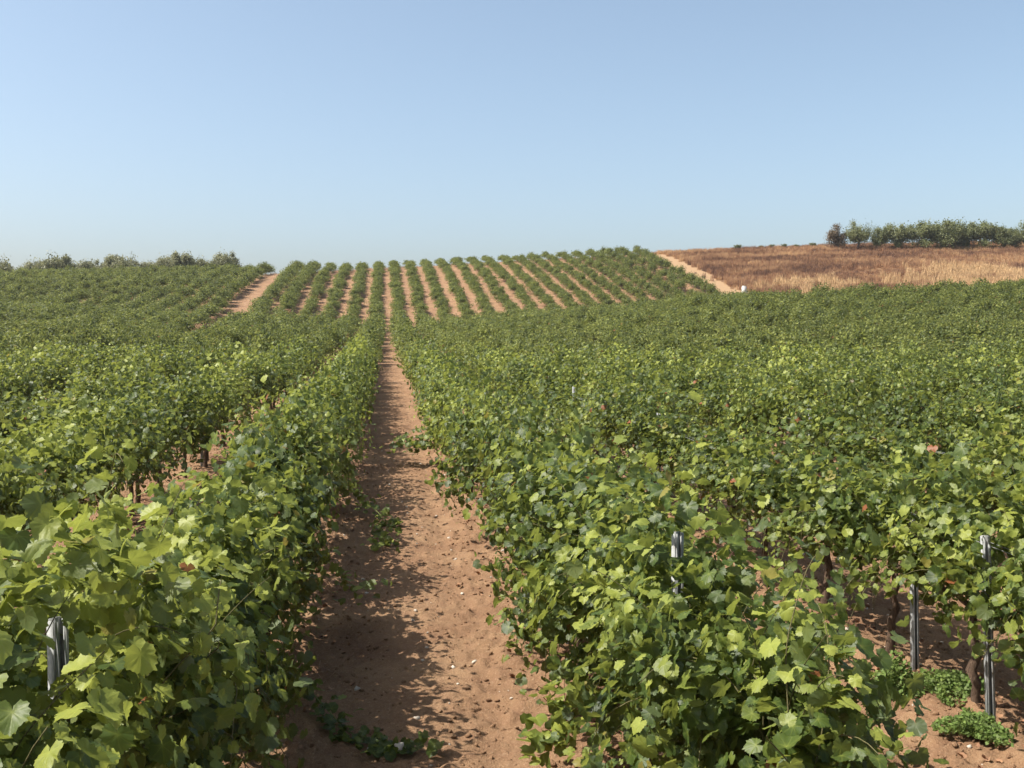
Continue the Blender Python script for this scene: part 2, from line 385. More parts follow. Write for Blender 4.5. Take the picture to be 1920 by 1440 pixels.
def make_vine(seed, lod, shoots=17, fill=420, fw=.46, top=1.40, bot=.30, ncl_=12, core=.66, agev=.24, glow=.07, height=1.0, width=1.0, half=.56, size=.125, low=0.0, mat=None, ylo=None, carve=(), origin=(0, 0, 0), trim=0):
    """returns trunk, canes and foliage meshes; local y runs along the row"""
    rg = np.random.default_rng(seed)
    tr = MB()
    zc = rg.uniform(.66, .76) * (.9 + .1 * height)
    lean = rg.uniform(-.07, .07, 2)
    k = 9; s = np.linspace(0, 1, k)
    P = np.stack([lean[0] * s + rg.normal(0, .012, k), lean[1] * s * 1.5 + rg.normal(0, .014, k), s * zc - .04], -1)
    P[-1, 2] = zc
    tr.tube(P, (.034 - .012 * s) * rg.uniform(.85, 1.15, k), 8)
    for sg in (-1, 1):
        s = np.linspace(0, 1, 7)
        Q = np.stack([P[-1, 0] * (1 - s) + rg.normal(0, .012, 7), P[-1, 1] + sg * s * (half - .06), zc + .02 + rg.normal(0, .012, 7) + .04 * s], -1); Q[0] = P[-1]
        tr.tube(Q, .020 - .008 * s, 6)
    ca = MB(); pos, nrm, tip, size_, age = [], [], [], [], []
    for i in range(shoots):
        y0 = -half + 2 * half * (i + rg.random()) / shoots
        side = rg.choice([-1, 1]); kind = rg.random()
        p0 = np.array([rg.uniform(-.04, .04), y0, zc + rg.uniform(0, .06)])
        if kind < .60:   d = np.array([side * rg.uniform(.05, .55) * width, rg.normal(0, .3), 1.0]); L = (rg.uniform(.60, .90) + .25 * rg.random() ** 3) * height; dr = rg.uniform(.3, 1.6)
        elif kind < .85: d = np.array([side * rg.uniform(.6, 1.1) * width, rg.normal(0, .3), .75]); L = rg.uniform(.6, .95); dr = rg.uniform(1.8, 3.2)
        else:            d = np.array([side * rg.uniform(.7, 1.0) * width, rg.normal(0, .3), .1 - low]); L = rg.uniform(.45, .8) + .25 * low; dr = rg.uniform(1.0, 2.2)
        pts = grow_shoot(rg, p0, d / np.linalg.norm(d), L, dr)
        pts[:, 2] = np.maximum(pts[:, 2], .06)
        if trim: pts[:, 0] = np.where(pts[:, 0] > 0, np.minimum(pts[:, 0] * trim, .42), pts[:, 0])
        s = np.linspace(0, 1, len(pts))
        if lod: ca.tube(pts, (.0052 - .0034 * s) * (.75 if lod > 1 else 1), 4 if lod == 1 else 5, tval=0)
        n = len(pts)
        D = norm(np.gradient(pts, axis=0))
        for j in range(1, n):
            m = 1 if rg.random() < .35 else 2
            if lod == 0: m = 1 if rg.random() < .45 else 2
            for q in range(m):
                out = np.array([rg.normal(), rg.normal(), rg.normal() * .6]); out -= D[j] * out.dot(D[j]) * .8; out /= np.linalg.norm(out)
                reach = rg.uniform(.03, .11) + (.05 if q else 0)
                c = pts[j] + out * reach
                side_out = np.array([c[0] * 1.3, 0, .25])
                nn = np.array([0, 0, 1.0]) * rg.uniform(.1, 1.0) + side_out * rg.uniform(.4, 1.8) + rg.normal(0, .6, 3)
                tt = out * .7 + np.array([0, 0, -1.0]) * rg.uniform(.2, 1.2) + rg.normal(0, .25, 3)
                f = j / n
                sz = size * (1.12 - .55 * max(0, f - .35) / .65) * rg.uniform(.62, 1.18)
                if q: sz *= .8
                pos.append(c); nrm.append(nn); tip.append(tt); size_.append(sz)
                age.append(np.clip(.28 + .60 * f ** 2 + rg.normal(0, .17), 0, 1))
    # leaves of the shorter side shoots that close the hedge between the canes
    zb = bot; zm = (top + zb) / 2; hh = (top - zb) / 2
    ph = rg.uniform(0, 6.28, 4)
    ncl = ncl_; cth = rg.uniform(-.6, math.pi + .6, ncl); cyy = rg.uniform(-half, half, ncl); crr = rg.uniform(.62, 1.12, ncl); csz = rg.uniform(.07, .145, ncl); cag = rg.normal(0, agev, ncl)
    for i in range(fill):
        if i % 5 < 3:       # bunches on the outside of the row
            q = rg.integers(ncl); th = cth[q]
            c = np.array([math.cos(th) * fw * width * crr[q], cyy[q], zm + math.sin(th) * hh * crr[q] * (.9 + .1 * height)]) + rg.normal(0, 1, 3) * csz[q] * np.array([1, 1.1, 1.15])
            c[2] = max(c[2], .07)
            o_ = np.array([math.cos(th) * .9, 0, math.sin(th) * .8 + .25]) + rg.normal(0, .75, 3)
            pos.append(c); nrm.append(o_); tip.append(np.array([math.cos(th) * .4, 0, -.8]) + rg.normal(0, .5, 3))
            size_.append(size * rg.uniform(.5, 1.12)); age.append(np.clip(.34 + cag[q] + .3 * (crr[q] - .85) + rg.normal(0, .20), 0, 1)); continue
        th = rg.uniform(0, 2 * math.pi); y = rg.uniform(-half * 1.06, half * 1.06)
        if math.sin(th) < -.55 and rg.random() < .5: th = -th
        lump_ = 1 - .22 * abs(y / half) ** 3 + .16 * math.sin(y * 5 + ph[0] + 2 * math.cos(th)) + .13 * math.sin(y * 11 + ph[1] + 3 * th) + .10 * math.sin(3 * th + ph[2])
        r = core * (1 - .75 * rg.random() ** 1.6) * lump_
        wz = .80 + .20 * math.sin(th)       # the hedge narrows towards the ground
        sq = max(abs(math.cos(th)), abs(math.sin(th))) ** -.35
        c = np.array([math.cos(th) * fw * width * r * sq * wz, y, zm + math.sin(th) * hh * r * sq * (.92 + .08 * height)])
        if c[2] < .08: c[2] = .08 + .1 * rg.random()
        o_ = np.array([math.cos(th) * .9, rg.normal(0, .35), math.sin(th) * .8 + .35])
        pos.append(c); nrm.append(o_ * rg.uniform(.3, 1.2) + rg.normal(0, .6, 3)); tip.append(np.array([math.cos(th) * .5, rg.normal(0, .5), -rg.uniform(.2, 1.2)]) + rg.normal(0, .3, 3))
        size_.append(size * rg.uniform(.55, 1.15)); age.append(np.clip(.16 + .22 * max(0, math.sin(th)) + rg.normal(0, .16), 0, 1))  # inner leaves tinted darker, lighter above: hedge shade painted into the colour
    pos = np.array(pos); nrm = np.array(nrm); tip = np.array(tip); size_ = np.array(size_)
    age = np.clip(np.array(age) + glow * np.clip((pos[:, 2] - .75) / .7, -.3, 1), 0, 1)     # sunlit tops painted in: leaf tint goes younger and lighter with height
    keep = pos[:, 2] > .05
    if trim: pos[:, 0] = np.where(pos[:, 0] > 0, pos[:, 0] * trim, pos[:, 0]); keep &= pos[:, 0] < .56
    org = np.array(origin)
    for a, b, r in carve:       # gaps that open on a post or a trunk
        a = np.array(a) - org; b = np.array(b) - org; ab = b - a
        t = np.clip(((pos - a) @ ab) / (ab @ ab), 0, 1); keep &= np.linalg.norm(pos - (a + t[:, None] * ab), axis=1) > r
    rnd = rg.random(len(pos))
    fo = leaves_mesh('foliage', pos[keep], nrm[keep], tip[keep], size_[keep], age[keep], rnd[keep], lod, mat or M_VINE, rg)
    return tr.mesh('trunk', [M_BARK]), (ca.mesh('canes', [M_CANE]) if lod else None), fo

# ------------------------------------------------------------------ where the vines stand
rg = np.random.default_rng(7)
sy, cy = math.sin(YAW), math.cos(YAW)
def depth_lat(x, y): return x * sy + y * cy, x * cy - y * sy
VS = 1.08
spots = []
for k in range(-58, 60):
    xr = ROW0 + SP * (k + .5)
    if k == 0: phase = 3.55
    elif k == -1: phase = 2.10
    elif k == 1: phase = 5.72
    else: phase = 1.5 + rg.uniform(0, VS)
    n = int((152 - phase) / VS)
    ys = phase + VS * np.arange(-3 if k in (0, -1, 1) else -1, n)
    for y in ys:
        if y < 1.2: continue
        if k == 0 and y < 3.0: continue
        if abs(k + 6.5) < .6 and xr < -14 and xr > -15 and y > 77: continue     # the lane on the left hillside
        yc = np.interp(xr, CX, YC)
        if y > yc + 6: continue
        if xr > 39.0 and y > 91: continue
        dc, la = depth_lat(xr, y)
        if dc < .8 or abs(la / dc) > .505 + .16 + 2.2 / dc: continue
        if rg.random() < .065 and y > 11 and (k not in (0, -1) or y > 30): continue
        spots.append((k, xr + (rg.normal(0, .08) if y > 8 else 0), y + (rg.normal(0, .10) if y > 8 else 0), dc, la))
def in_view(s):
    return abs(s[4] / s[3]) < .505 + .45 / s[3] and s[3] > 1.8 and (CAM_H - 1.6) / (s[3] + .3) < .4316
vis = sorted([s for s in spots if in_view(s)], key=lambda s: s[3])
near = vis[:300]; nearset = set(id(s) for s in near)
far = [s for s in spots if id(s) not in nearset]

ORD = 'first second third fourth fifth sixth seventh eighth ninth tenth eleventh twelfth thirteenth fourteenth fifteenth sixteenth seventeenth eighteenth nineteenth'.split()
TENS = {2: ('twenty', 'twentieth'), 3: ('thirty', 'thirtieth'), 4: ('forty', 'fortieth'), 5: ('fifty', 'fiftieth')}
def ordinal(n):
    if n <= 19: return ORD[n - 1]
    return TENS[n // 10][1] if n % 10 == 0 else TENS[n // 10][0] + '-' + ORD[n % 10 - 1]
def row_phrase(k):
    return '%s row %s of the dirt path' % ((ordinal(k + 1), 'right') if k >= 0 else (ordinal(-k), 'left'))

SPECIAL = {(-1, 0): 'tall dense grapevine at the path, in the bottom left corner with large shaded leaves',
           (0, 0): 'sunlit yellow-green grapevine at the bottom, nearest vine right of the dirt path',
           (1, 0): 'tall grapevine at the right edge with leaves hanging almost to the bare soil'}

CARVE = {}
VIEW = np.array([0, 0, CAM_H])
def toward(p, d, r):
    p = np.array(p, float); q = p + (VIEW - p) / np.linalg.norm(VIEW - p) * d
    return (tuple(p), tuple(q), r)
gaps = [toward((1.36, 4.62, 1.38), 1.3, .065), toward((-.945, 3.0, 1.50), .8, .045), toward((-.95, 3.95, 1.45), .8, .04),
        toward((3.6, 6.47, .25), 1.6, .15), toward((3.6, 5.75, .22), 1.5, .18), toward((3.6, 6.9, .3), 1.5, .18), toward((3.55, 5.5, 1.1), 1.2, .08)]

hi = [make_vine(40 + i, 2, shoots=21, size=.100, fill=820) for i in range(10)]
mid = [make_vine(80 + i, 1, shoots=21, size=.112, fill=700, ncl_=14, agev=.34) for i in range(12)]
counter = {}
order = sorted(near, key=lambda s: (s[0], s[2]))
seen_row = {}
for s in order:
    seen_row[s[0]] = seen_row.get(s[0], 0) + 1
    k, x, y, dc, la = s; i = seen_row[k]
    z = float(ground(x, y)) + .03
    unique = (dc < 8.2 and k in (-1, 0, 1)) or (k == -2 and dc < 14)
    rz = 0.0; sc = (1, 1, 1)
    if unique:
        h = {(-1, 1): 1.34, (-1, 2): 1.36, (-1, 3): 1.08, (-1, 4): 1.02}.get((k, i), .98 + .1 * math.sin(i * 2.1 + k))
        low = .65 if k in (0, -1) or (k == 1 and i == 1) else .1
        inner = (k == 1 and i > 1) or k == -2
        tm, cm, fm = make_vine(500 + 37 * k + i, 3 if dc < 6.5 else 2, shoots=32 if not inner else 22, height=h, low=low, width=(1.02 if k == 0 else .86) if not inner else (.90 if k == 1 else 1.08),
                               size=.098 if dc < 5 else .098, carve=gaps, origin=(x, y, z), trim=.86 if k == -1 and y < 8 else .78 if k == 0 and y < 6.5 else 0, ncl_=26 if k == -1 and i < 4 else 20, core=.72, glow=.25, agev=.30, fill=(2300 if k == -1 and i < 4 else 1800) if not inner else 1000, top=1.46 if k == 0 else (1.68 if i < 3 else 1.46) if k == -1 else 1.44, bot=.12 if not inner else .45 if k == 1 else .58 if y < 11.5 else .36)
    elif dc < 20:
        tm, cm, fm = hi[rg.integers(len(hi))]
    else:
        tm, cm, fm = mid[rg.integers(len(mid))]
    if not unique:
        rz = (math.pi if rg.random() < .5 else 0) + rg.normal(0, .06)
        sc = (rg.uniform(.84, 1.14) * (.94 if k in (0, -1) else 1.12 if k == -2 else 1), rg.uniform(.92, 1.10), rg.uniform(.80, 1.16) if k not in (-2, -1, 0) else rg.uniform(.96, 1.2))
    root = bpy.data.objects.new('grapevine', None); link(root, None, (x, y, z)); root.rotation_euler = (0, 0, rz); root.scale = sc
    root.empty_display_size = .2
    lab = SPECIAL.get((k, i - 1)) or 'grapevine standing %s from the front in the %s' % (ordinal(i), row_phrase(k))
    tag(root, lab, 'grapevine', 'grapevines in the vineyard rows', 'thing')
    link(bpy.data.objects.new('trunk', tm), root); link(bpy.data.objects.new('canes', cm), root); link(bpy.data.objects.new('foliage', fm), root)

# ------------------------------------------------------------------ scattering for what nobody could count
def scatter(name, P, rot, scl, idx, sources, label, cat=None):
    src = bpy.data.collections.new(name + '_source')       # never linked to the scene
    for i, s in enumerate(sources):
        o = bpy.data.objects.new('%s_source_%02d' % (name, i), s); src.objects.link(o)
    me = bpy.data.meshes.new(name); P = np.asarray(P, np.float32)
    me.vertices.add(len(P)); me.vertices.foreach_set('co', P.ravel())
    a = me.attributes.new('rot', 'FLOAT_VECTOR', 'POINT'); a.data.foreach_set('vector', np.asarray(rot, np.float32).ravel())
    a = me.attributes.new('scl', 'FLOAT_VECTOR', 'POINT'); a.data.foreach_set('vector', np.asarray(scl, np.float32).ravel())
    a = me.attributes.new('idx', 'INT', 'POINT'); a.data.foreach_set('value', np.asarray(idx, np.int32))
    o = link(bpy.data.objects.new(name, me)); tag(o, label, cat, kind='stuff')
    g = bpy.data.node_groups.new(name, 'GeometryNodeTree')
    g.interface.new_socket('Geometry', in_out='INPUT', socket_type='NodeSocketGeometry')
    g.interface.new_socket('Geometry', in_out='OUTPUT', socket_type='NodeSocketGeometry')
    gi = g.nodes.new('NodeGroupInput'); go = g.nodes.new('NodeGroupOutput')
    ip = g.nodes.new('GeometryNodeInstanceOnPoints'); ci = g.nodes.new('GeometryNodeCollectionInfo')
    ci.inputs['Collection'].default_value = src; ci.inputs['Separate Children'].default_value = True; ci.inputs['Reset Children'].default_value = True
    def attr(nm, ty):
        n = g.nodes.new('GeometryNodeInputNamedAttribute'); n.data_type = ty; n.inputs['Name'].default_value = nm; return n.outputs[0]
    L = g.links.new
    L(gi.outputs[0], ip.inputs['Points']); L(ci.outputs[0], ip.inputs['Instance']); ip.inputs['Pick Instance'].default_value = True
    L(attr('idx', 'INT'), ip.inputs['Instance Index'])
    e2r = g.nodes.new('FunctionNodeEulerToRotation'); L(attr('rot', 'FLOAT_VECTOR'), e2r.inputs[0]); L(e2r.outputs[0], ip.inputs['Rotation'])
    L(attr('scl', 'FLOAT_VECTOR'), ip.inputs['Scale']); L(ip.outputs[0], go.inputs[0])
    md = o.modifiers.new('scatter', 'NODES'); md.node_group = g
    return o

farm = []
for i in range(16):
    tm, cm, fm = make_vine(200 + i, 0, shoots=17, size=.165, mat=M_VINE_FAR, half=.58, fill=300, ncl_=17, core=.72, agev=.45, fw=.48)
    farm.append(fm)
P = np.array([(s[1] + (rg.normal(0, .16) if s[2] > 90 else 0), s[2], float(ground(s[1], s[2]))) for s in far]); n = len(P)
rot = np.zeros((n, 3)); rot[:, 2] = (rg.random(n) < .5) * math.pi + rg.normal(0, .08, n)
hill = np.clip((P[:, 1] - 90) / 10, 0, 1) * np.clip((P[:, 0] + 10) / 3, 0, 1) * np.clip((34 - P[:, 0]) / 8, 0, 1)
lefthill = np.clip((P[:, 1] - 80) / 10, 0, 1) * np.clip((-8 - P[:, 0]) / 3, 0, 1)
scl = np.stack([rg.uniform(.9, 1.15, n) * (1 + .35 * lefthill) * (1 + .30 * np.clip((P[:, 1] - 55) / 15, 0, 1) * np.clip((96 - P[:, 1]) / 3, 0, 1)) * (1 + .04 * hill) * rg.uniform(.88, 1.12, n), rg.uniform(.94, 1.12, n) * (1 + .10 * hill), (rg.uniform(.74, 1.14, n) + .22 * rg.random(n) ** 4 - .22 * (rg.random(n) < .13) * (1 - hill) + .08 * hill) * (1 - .36 * hill)], -1)
young = (P[:, 0] > -13.2) & (P[:, 0] < -11.2) & (P[:, 1] > 62) & (P[:, 1] < 77); scl[young, 2] *= .58
scatter('far_grapevines', P, rot, scl, rg.integers(0, 16, n), farm, 'green rows of distant grapevines covering the slope and the hill')
print('vines near', len(near), 'far', n, 'last near depth', near[-1][3])

# ------------------------------------------------------------------ dry grass field
def tuft(seed, nb, h, spread, w, mat, droop=.5, name='tuft'):
    rr = np.random.default_rng(seed); V, F, T = [], [], []; c = 0
    for b in range(nb):
        a = rr.uniform(0, 2 * math.pi); r0 = spread * math.sqrt(rr.random()); base = np.array([math.cos(a) * r0, math.sin(a) * r0, -.02])
        a2 = rr.uniform(0, 2 * math.pi); ln = rr.uniform(.05, .45) * droop; L = h * rr.uniform(.5, 1.15)
        dirx = np.array([math.cos(a2), math.sin(a2), 0]); sd_ = np.array([-dirx[1], dirx[0], 0]) * w * rr.uniform(.6, 1.3)
        m = base + dirx * ln * L * .35 + np.array([0, 0, L * .6]); t = base + dirx * ln * L * 1.3 + np.array([0, 0, L * rr.uniform(.85, 1)])
        V += [base - sd_, base + sd_, m + sd_ * .8, m - sd_ * .8, t]; F += [(c, c + 1, c + 2), (c, c + 2, c + 3), (c + 3, c + 2, c + 4)]
        T += [(rr.random(), 0, .3, 1)] * 5; T[-5:] = [T[-5]] * 5; c += 5
    return mesh_np(name, V, [np.array(F)], [mat], np.array(T))
hay = [tuft(900 + i, 46, .62, .30, .011, M_HAY) for i in range(7)]
pts = []
while len(pts) < 26000:
    x = rg.uniform(34, 132); y = rg.uniform(93, 158)
    dc, la = depth_lat(x, y)
    if la / dc > .66: continue
    e = x - 41.6 - .2 * math.sin(y * .35)
    if e < rg.random() * 1.2 and rg.random() > .03: continue
    pts.append((x, y))
pts = np.array(pts); n = len(pts)
dens = vnoise(pts[:, 0] / 5, pts[:, 1] / 3, 9) * .6 + vnoise(pts[:, 0] / 1.7, pts[:, 1] / 1.7, 10) * .4
sz = .45 + .95 * np.clip(dens - .15, 0, 1)
P = np.stack([pts[:, 0], pts[:, 1], ground(pts[:, 0], pts[:, 1])], -1)
rot = np.zeros((n, 3)); rot[:, 2] = rg.uniform(0, 6.28, n)
scatter('dry_grass', P, rot, np.stack([sz * 1.2, sz * 1.2, sz * rg.uniform(.9, 1.7, n)], -1), rg.integers(0, 7, n), hay, 'tall dry reddish tan grass filling the field beyond the sandy track')

M_STRAW = plain('golden_straw', (.40, .24, .11), (.62, .42, .21), .8, 3)
straw = [tuft(950 + i, 60, .95, .35, .012, M_STRAW, name='straw_tuft') for i in range(4)]
def world_at(px, dc):          # ground point seen in the photo's column px at depth dc
    la = (px - 960) / 1900 * dc
    return dc * sy + la * cy, dc * cy - la * sy
pts = []
for px, dc, ra, cnt in ((1515, 121, 2.6, 260), (1545, 124, 2.0, 120), (1790, 124, 4.0, 420), (1825, 131, 3.2, 300), (1900, 119, 4.5, 420), (1935, 126, 4, 260)):
    cx_, cy_ = world_at(px, dc)
    for q in range(int(cnt * .62)): pts.append((cx_ + rg.normal(0, ra), cy_ + rg.normal(0, ra * .8)))
pts = np.array(pts); n = len(pts); P = np.stack([pts[:, 0], pts[:, 1], ground(pts[:, 0], pts[:, 1])], -1)
rot = np.zeros((n, 3)); rot[:, 2] = rg.uniform(0, 6.28, n); sz = rg.uniform(.7, 1.5, n)
scatter('straw_grass', P, rot, np.stack([sz] * 3, -1), rg.integers(0, 4, n), straw, 'taller golden straw clumps in the dry field')

# sparse crest grass along the top of the hill
pts = []
while len(pts) < 1500:
    x = rg.uniform(-75, 42); yc = np.interp(x, CX, YC); pts.append((x, yc + rg.uniform(5, 9)))
pts = np.array(pts); n = len(pts)
P = np.stack([pts[:, 0], pts[:, 1], ground(pts[:, 0], pts[:, 1])], -1)
rot = np.zeros((n, 3)); rot[:, 2] = rg.uniform(0, 6.28, n); sz = rg.uniform(.4, 1.1, n)
scatter('crest_grass', P, rot, np.stack([sz] * 3, -1), rg.integers(0, 7, n), hay, 'dry grass along the top of the vineyard hill')

# ------------------------------------------------------------------ soil clods, pebbles, litter
def lump(seed, mat, flat=.7):
    rr = np.random.default_rng(seed)
    import bmesh
    bm = bmesh.new(); bmesh.ops.create_icosphere(bm, subdivisions=2, radius=1)
    V = np.array([v.co[:] for v in bm.verts]); F = np.array([[v.index for v in f.verts] for f in bm.faces]); bm.free()
    off = rr.uniform(0, 50, 3); nse = vnoise(V[:, 0] * 1.6 + off[0], V[:, 1] * 1.6 + V[:, 2] * 1.3 + off[1], seed) * .7 + vnoise(V[:, 2] * 3 + off[2], V[:, 0] * 3 + V[:, 1] * 2, seed + 1) * .25
    V = V * (.55 + nse)[:, None] * np.array([1, rr.uniform(.65, 1), flat * rr.uniform(.7, 1)])
    return mesh_np('lump', V, [F], [mat], smooth=False)
clods = [lump(i, M_SOIL) for i in range(6)]; peb = [lump(20 + i, M_STONE) for i in range(4)]
def scatter_ground(name, cnt, srcs, size, label, prof, ymax=24, seed=1):
    rr = np.random.default_rng(seed); out = []
    while len(out) < cnt:
        y = 4 + (ymax - 4) * rr.random() ** 1.7; x = rr.uniform(-4.5, 6.5)
        ph = (x - ROW0) / SP; d = abs(ph - round(ph)) * SP
        if rr.random() < prof(d, x, y): out.append((x, y))
    out = np.array(out); n = len(out)
    z = ground(out[:, 0], out[:, 1]) + soil_relief(out[:, 0], out[:, 1])
    s = size(rr, n); P = np.stack([out[:, 0], out[:, 1], z + s * .12], -1)
    rot = rr.normal(0, .35, (n, 3)); rot[:, 2] = rr.uniform(0, 6.28, n)
    return scatter(name, P, rot, np.stack([s, s, s], -1), rr.integers(0, len(srcs), n), srcs, label)
scatter_ground('soil_clods', 34000, clods, lambda r, n: .004 + .020 * r.random(n) ** 3, 'small brown clods of earth lying on the tilled soil', lambda d, x, y: .25 + .75 * min(1, d / .6), seed=3)
scatter_ground('pebbles', 1500, peb, lambda r, n: .005 + .02 * r.random(n) ** 3, 'small pale pebbles scattered on the dirt', lambda d, x, y: .6, seed=4)
lit = []
for i in range(6):
    rr = np.random.default_rng(300 + i); P_, F_, v_ = leaf_template(300 + i, 1)
    Q = P_.copy(); Q[:, 2] += rr.uniform(.4, .9) * np.abs(Q[:, 0]) + rr.uniform(0, .8) * Q[:, 1] ** 2
    lit.append(mesh_np('litter', Q, [F_], [M_LITTER]))
scatter_ground('leaf_litter', 2600, lit, lambda r, n: .022 + .04 * r.random(n), 'curled dry brown vine leaves littering the row edges', lambda d, x, y: max(.03, min(1, (d - .45) / .3)) * (.3 + .7 * float(vnoise(np.array(x / .5), np.array(y / .8), 5))), seed=5)

# ------------------------------------------------------------------ weeds under the vines
def weed(x, y, rad, h, n, label, seed, mat=M_WEED):
    rr = np.random.default_rng(seed)
    n1 = n * 3; a = rr.uniform(0, 6.28, n1); r_ = rad * np.sqrt(rr.random(n1)) * (.7 + .3 * np.sin(a * 3 + seed)); hump = h * (1 - (r_ / rad) ** 2 * .7)
    p = np.stack([np.cos(a) * r_, np.sin(a) * r_, rr.random(n1) ** 1.3 * hump * (.5 + .8 * vnoise(np.cos(a) * r_ * 14 + 9, np.sin(a) * r_ * 14 + 9, seed))], -1)
    me = leaves_mesh('weed_clump', p, np.array([0, -.1, .6]) + rr.normal(0, .7, (n1, 3)), rr.normal(0, 1, (n1, 3)) + np.array([0, 0, .6]), .03 * rr.uniform(.5, 1.3, n1), np.clip(rr.normal(.5, .25, n1), 0, 1), rr.random(n1), 0, mat, rr)
    o = link(bpy.data.objects.new('weed_clump', me)); o.location = (x, y, float(ground(x, y)) + float(soil_relief(np.array(x), np.array(y))))
    tag(o, label, 'weeds', 'weed clumps on the bare soil')
weed(3.05, 7.15, .42, .13, 1500, 'pale green weed clump spreading on soil in front of the thin trunk', 41)
weed(3.28, 6.15, .20, .26, 700, 'darker taller weed clump at the foot of the steel post', 42)
weed(3.60, 6.02, .28, .14, 700, 'flat weed patch between the steel post and the leaning dark trunk', 45)
weed(3.40, 5.42, .24, .09, 700, 'low pale weed patch near the bottom right corner', 43)
weed(3.0, 9.0, .35, .14, 700, 'small weed clump in the shade farther up the right alley', 44)

# ------------------------------------------------------------------ posts, wires, hoses
def post_mesh(h, seed):
    b = MB(); w, d, t = .040, .030, .004
    b.box((0, 0, h / 2 - .2), (w, t, h + .4))
    for s in (-1, 1):
        b.box((s * (w / 2 + .0022), -d / 2 - .001, h / 2 - .2), (t, d, h + .396))
        b.box((s * (w / 2 - .007), -d - .0035, h / 2 - .2), (.011, t, h + .392))
    b.box((0, t / 2 + .0035, h / 2 - .2), (.012, .006, h + .39))
    for q in range(9): b.box((w / 2 + .0075, -.014, h - .08 - q * .12), (.0055, .012, .02))
    return b.mesh('steel_post', [M_STEEL], smooth=False)
def post(x, y, h, label, rz=0., lean=(0, 0), seed=0):
    o = link(bpy.data.objects.new('trellis_post', post_mesh(h, seed)), None, (x, y, float(ground(x, y))))
    o.rotation_euler = (R(lean[0]), R(lean[1]), rz); tag(o, label, 'post', 'steel trellis posts')
XR1, XR2, XL1, XL2 = ROW0 + SP * .5, ROW0 + SP * 1.5, ROW0 - SP * .5, ROW0 - SP * 1.5
post(XR1 + .01, 4.62, 1.45, 'grey ribbed steel post rising from the sunlit leaves right of the path', .3)
post(XR1, 7.4, 1.36, 'bluish steel post half hidden in leaves, second right of the path', .2, (0, 2))
post(XR2, 6.47, 1.15, 'slim grey steel post standing in bare soil between the trunks', .1, (0, -2))
post(XR2 - .05, 5.5, 1.2, 'short grey post among the leaves at the right edge', -.2, (0, -3))
post(XL1 - .045, 3.0, 1.58, 'grey steel post in the dark gap at the left edge', .9)
post(XL1 - .05, 3.95, 1.47, 'pale steel post hidden among leaves in the nearest left row', .6)
for k, nm in ((-2, 'second row left'), (-1, 'first row left'), (0, 'first row right'), (1, 'second row right'), (2, 'third row right')):
    for j in range(3):
        y = 12.6 + j * 6.2 + .4 * k
        post(ROW0 + SP * (k + .5), y, 1.32, '%s distant steel post in the %s of the dirt path' % (ORD[j], nm), .2 * k, (0, 1.5 * (j - 1)))
for k in (-2, -1, 0, 1, 2):
    x = ROW0 + SP * (k + .5); yy = np.arange(5.6 if k == 0 else 3.0, 44, .9)
    ww = MB()
    for zz, dx in ((.74, 0), (1.12, .03), (1.12, -.03)):
        ww.tube(np.stack([x + dx + 0 * yy, yy, ground(x, yy) + zz + .015 * np.sin(yy * 1.1)], -1), .0016, 5)
    o = link(bpy.data.objects.new('trellis_wire', ww.mesh('trellis_wire', [M_WIRE])))
    tag(o, 'thin steel trellis wires running through the %s' % row_phrase(k), 'wire', 'trellis wires')

# ------------------------------------------------------------------ trailing shoots that leave their vine
def trailing(points, name, label, seed, leaf=.075, per=2.2, spread=.09, cane=.005, vine_at=None):
    rr = np.random.default_rng(seed); pts = np.array(points, float)
    s = np.concatenate([[0], np.cumsum(np.linalg.norm(np.diff(pts, axis=0), axis=1))]); S = np.arange(0, s[-1], .04)
    q = np.stack([np.interp(S, s, pts[:, i]) for i in range(3)], -1); q[:, :2] += np.cumsum(rr.normal(0, .004, (len(q), 2)), 0)
    zz = ground(q[:, 0], q[:, 1]) + .03; q[:, 2] = np.maximum(q[:, 2], 0) + zz
    b = MB(); b.tube(q, cane * (1 - .6 * np.linspace(0, 1, len(q))), 5)
    n = int(len(q) * per); j = rr.integers(0, len(q), n)
    pos = q[j] + rr.normal(0, 1, (n, 3)) * np.array([spread, spread, spread * .5]); pos[:, 2] = np.maximum(pos[:, 2], zz[j] + .015)
    nrm = np.array([0, -.2, .8]) + rr.normal(0, .45, (n, 3)); tip = rr.normal(0, 1, (n, 3))
    me = leaves_mesh('foliage', pos, nrm, tip, leaf * rr.uniform(.6, 1.25, n), np.clip(.5 + rr.normal(0, .2, n), 0, 1), rr.random(n) * .97, 2, M_VINE, rr)
    par = None
    if vine_at is not None:
        par = min([o for o in scene.objects if o.name.startswith('grapevine')], key=lambda o: (o.location - Vector(vine_at)).length)
        off = par.matrix_basis.inverted()
    o = link(bpy.data.objects.new(name, b.mesh(name, [M_GREENCANE])), par); c = link(bpy.data.objects.new('foliage', me), o)
    if par: o.matrix_basis = off
    o['label'] = label
trailing([(-.62, 6.4, .30), (-.45, 6.25, .12), (-.25, 5.95, .02), (-.05, 5.7, 0), (.12, 5.62, .03), (.2, 5.6, .06)], 'trailing_shoot', 'long leafy green shoot trailing over the dirt path', 61, leaf=.07, per=5, spread=.06, vine_at=(XL1, 6.6, 0))
trailing([(-.55, 13.2, .5), (-.2, 13.0, .2), (.05, 12.4, .03), (.02, 11.6, .0), (.0, 11.0, .02)], 'trailing_shoot', 'thin pale shoot lying along the dirt path', 62, leaf=.09, per=3.0, vine_at=(XL1, 13.4, 0))
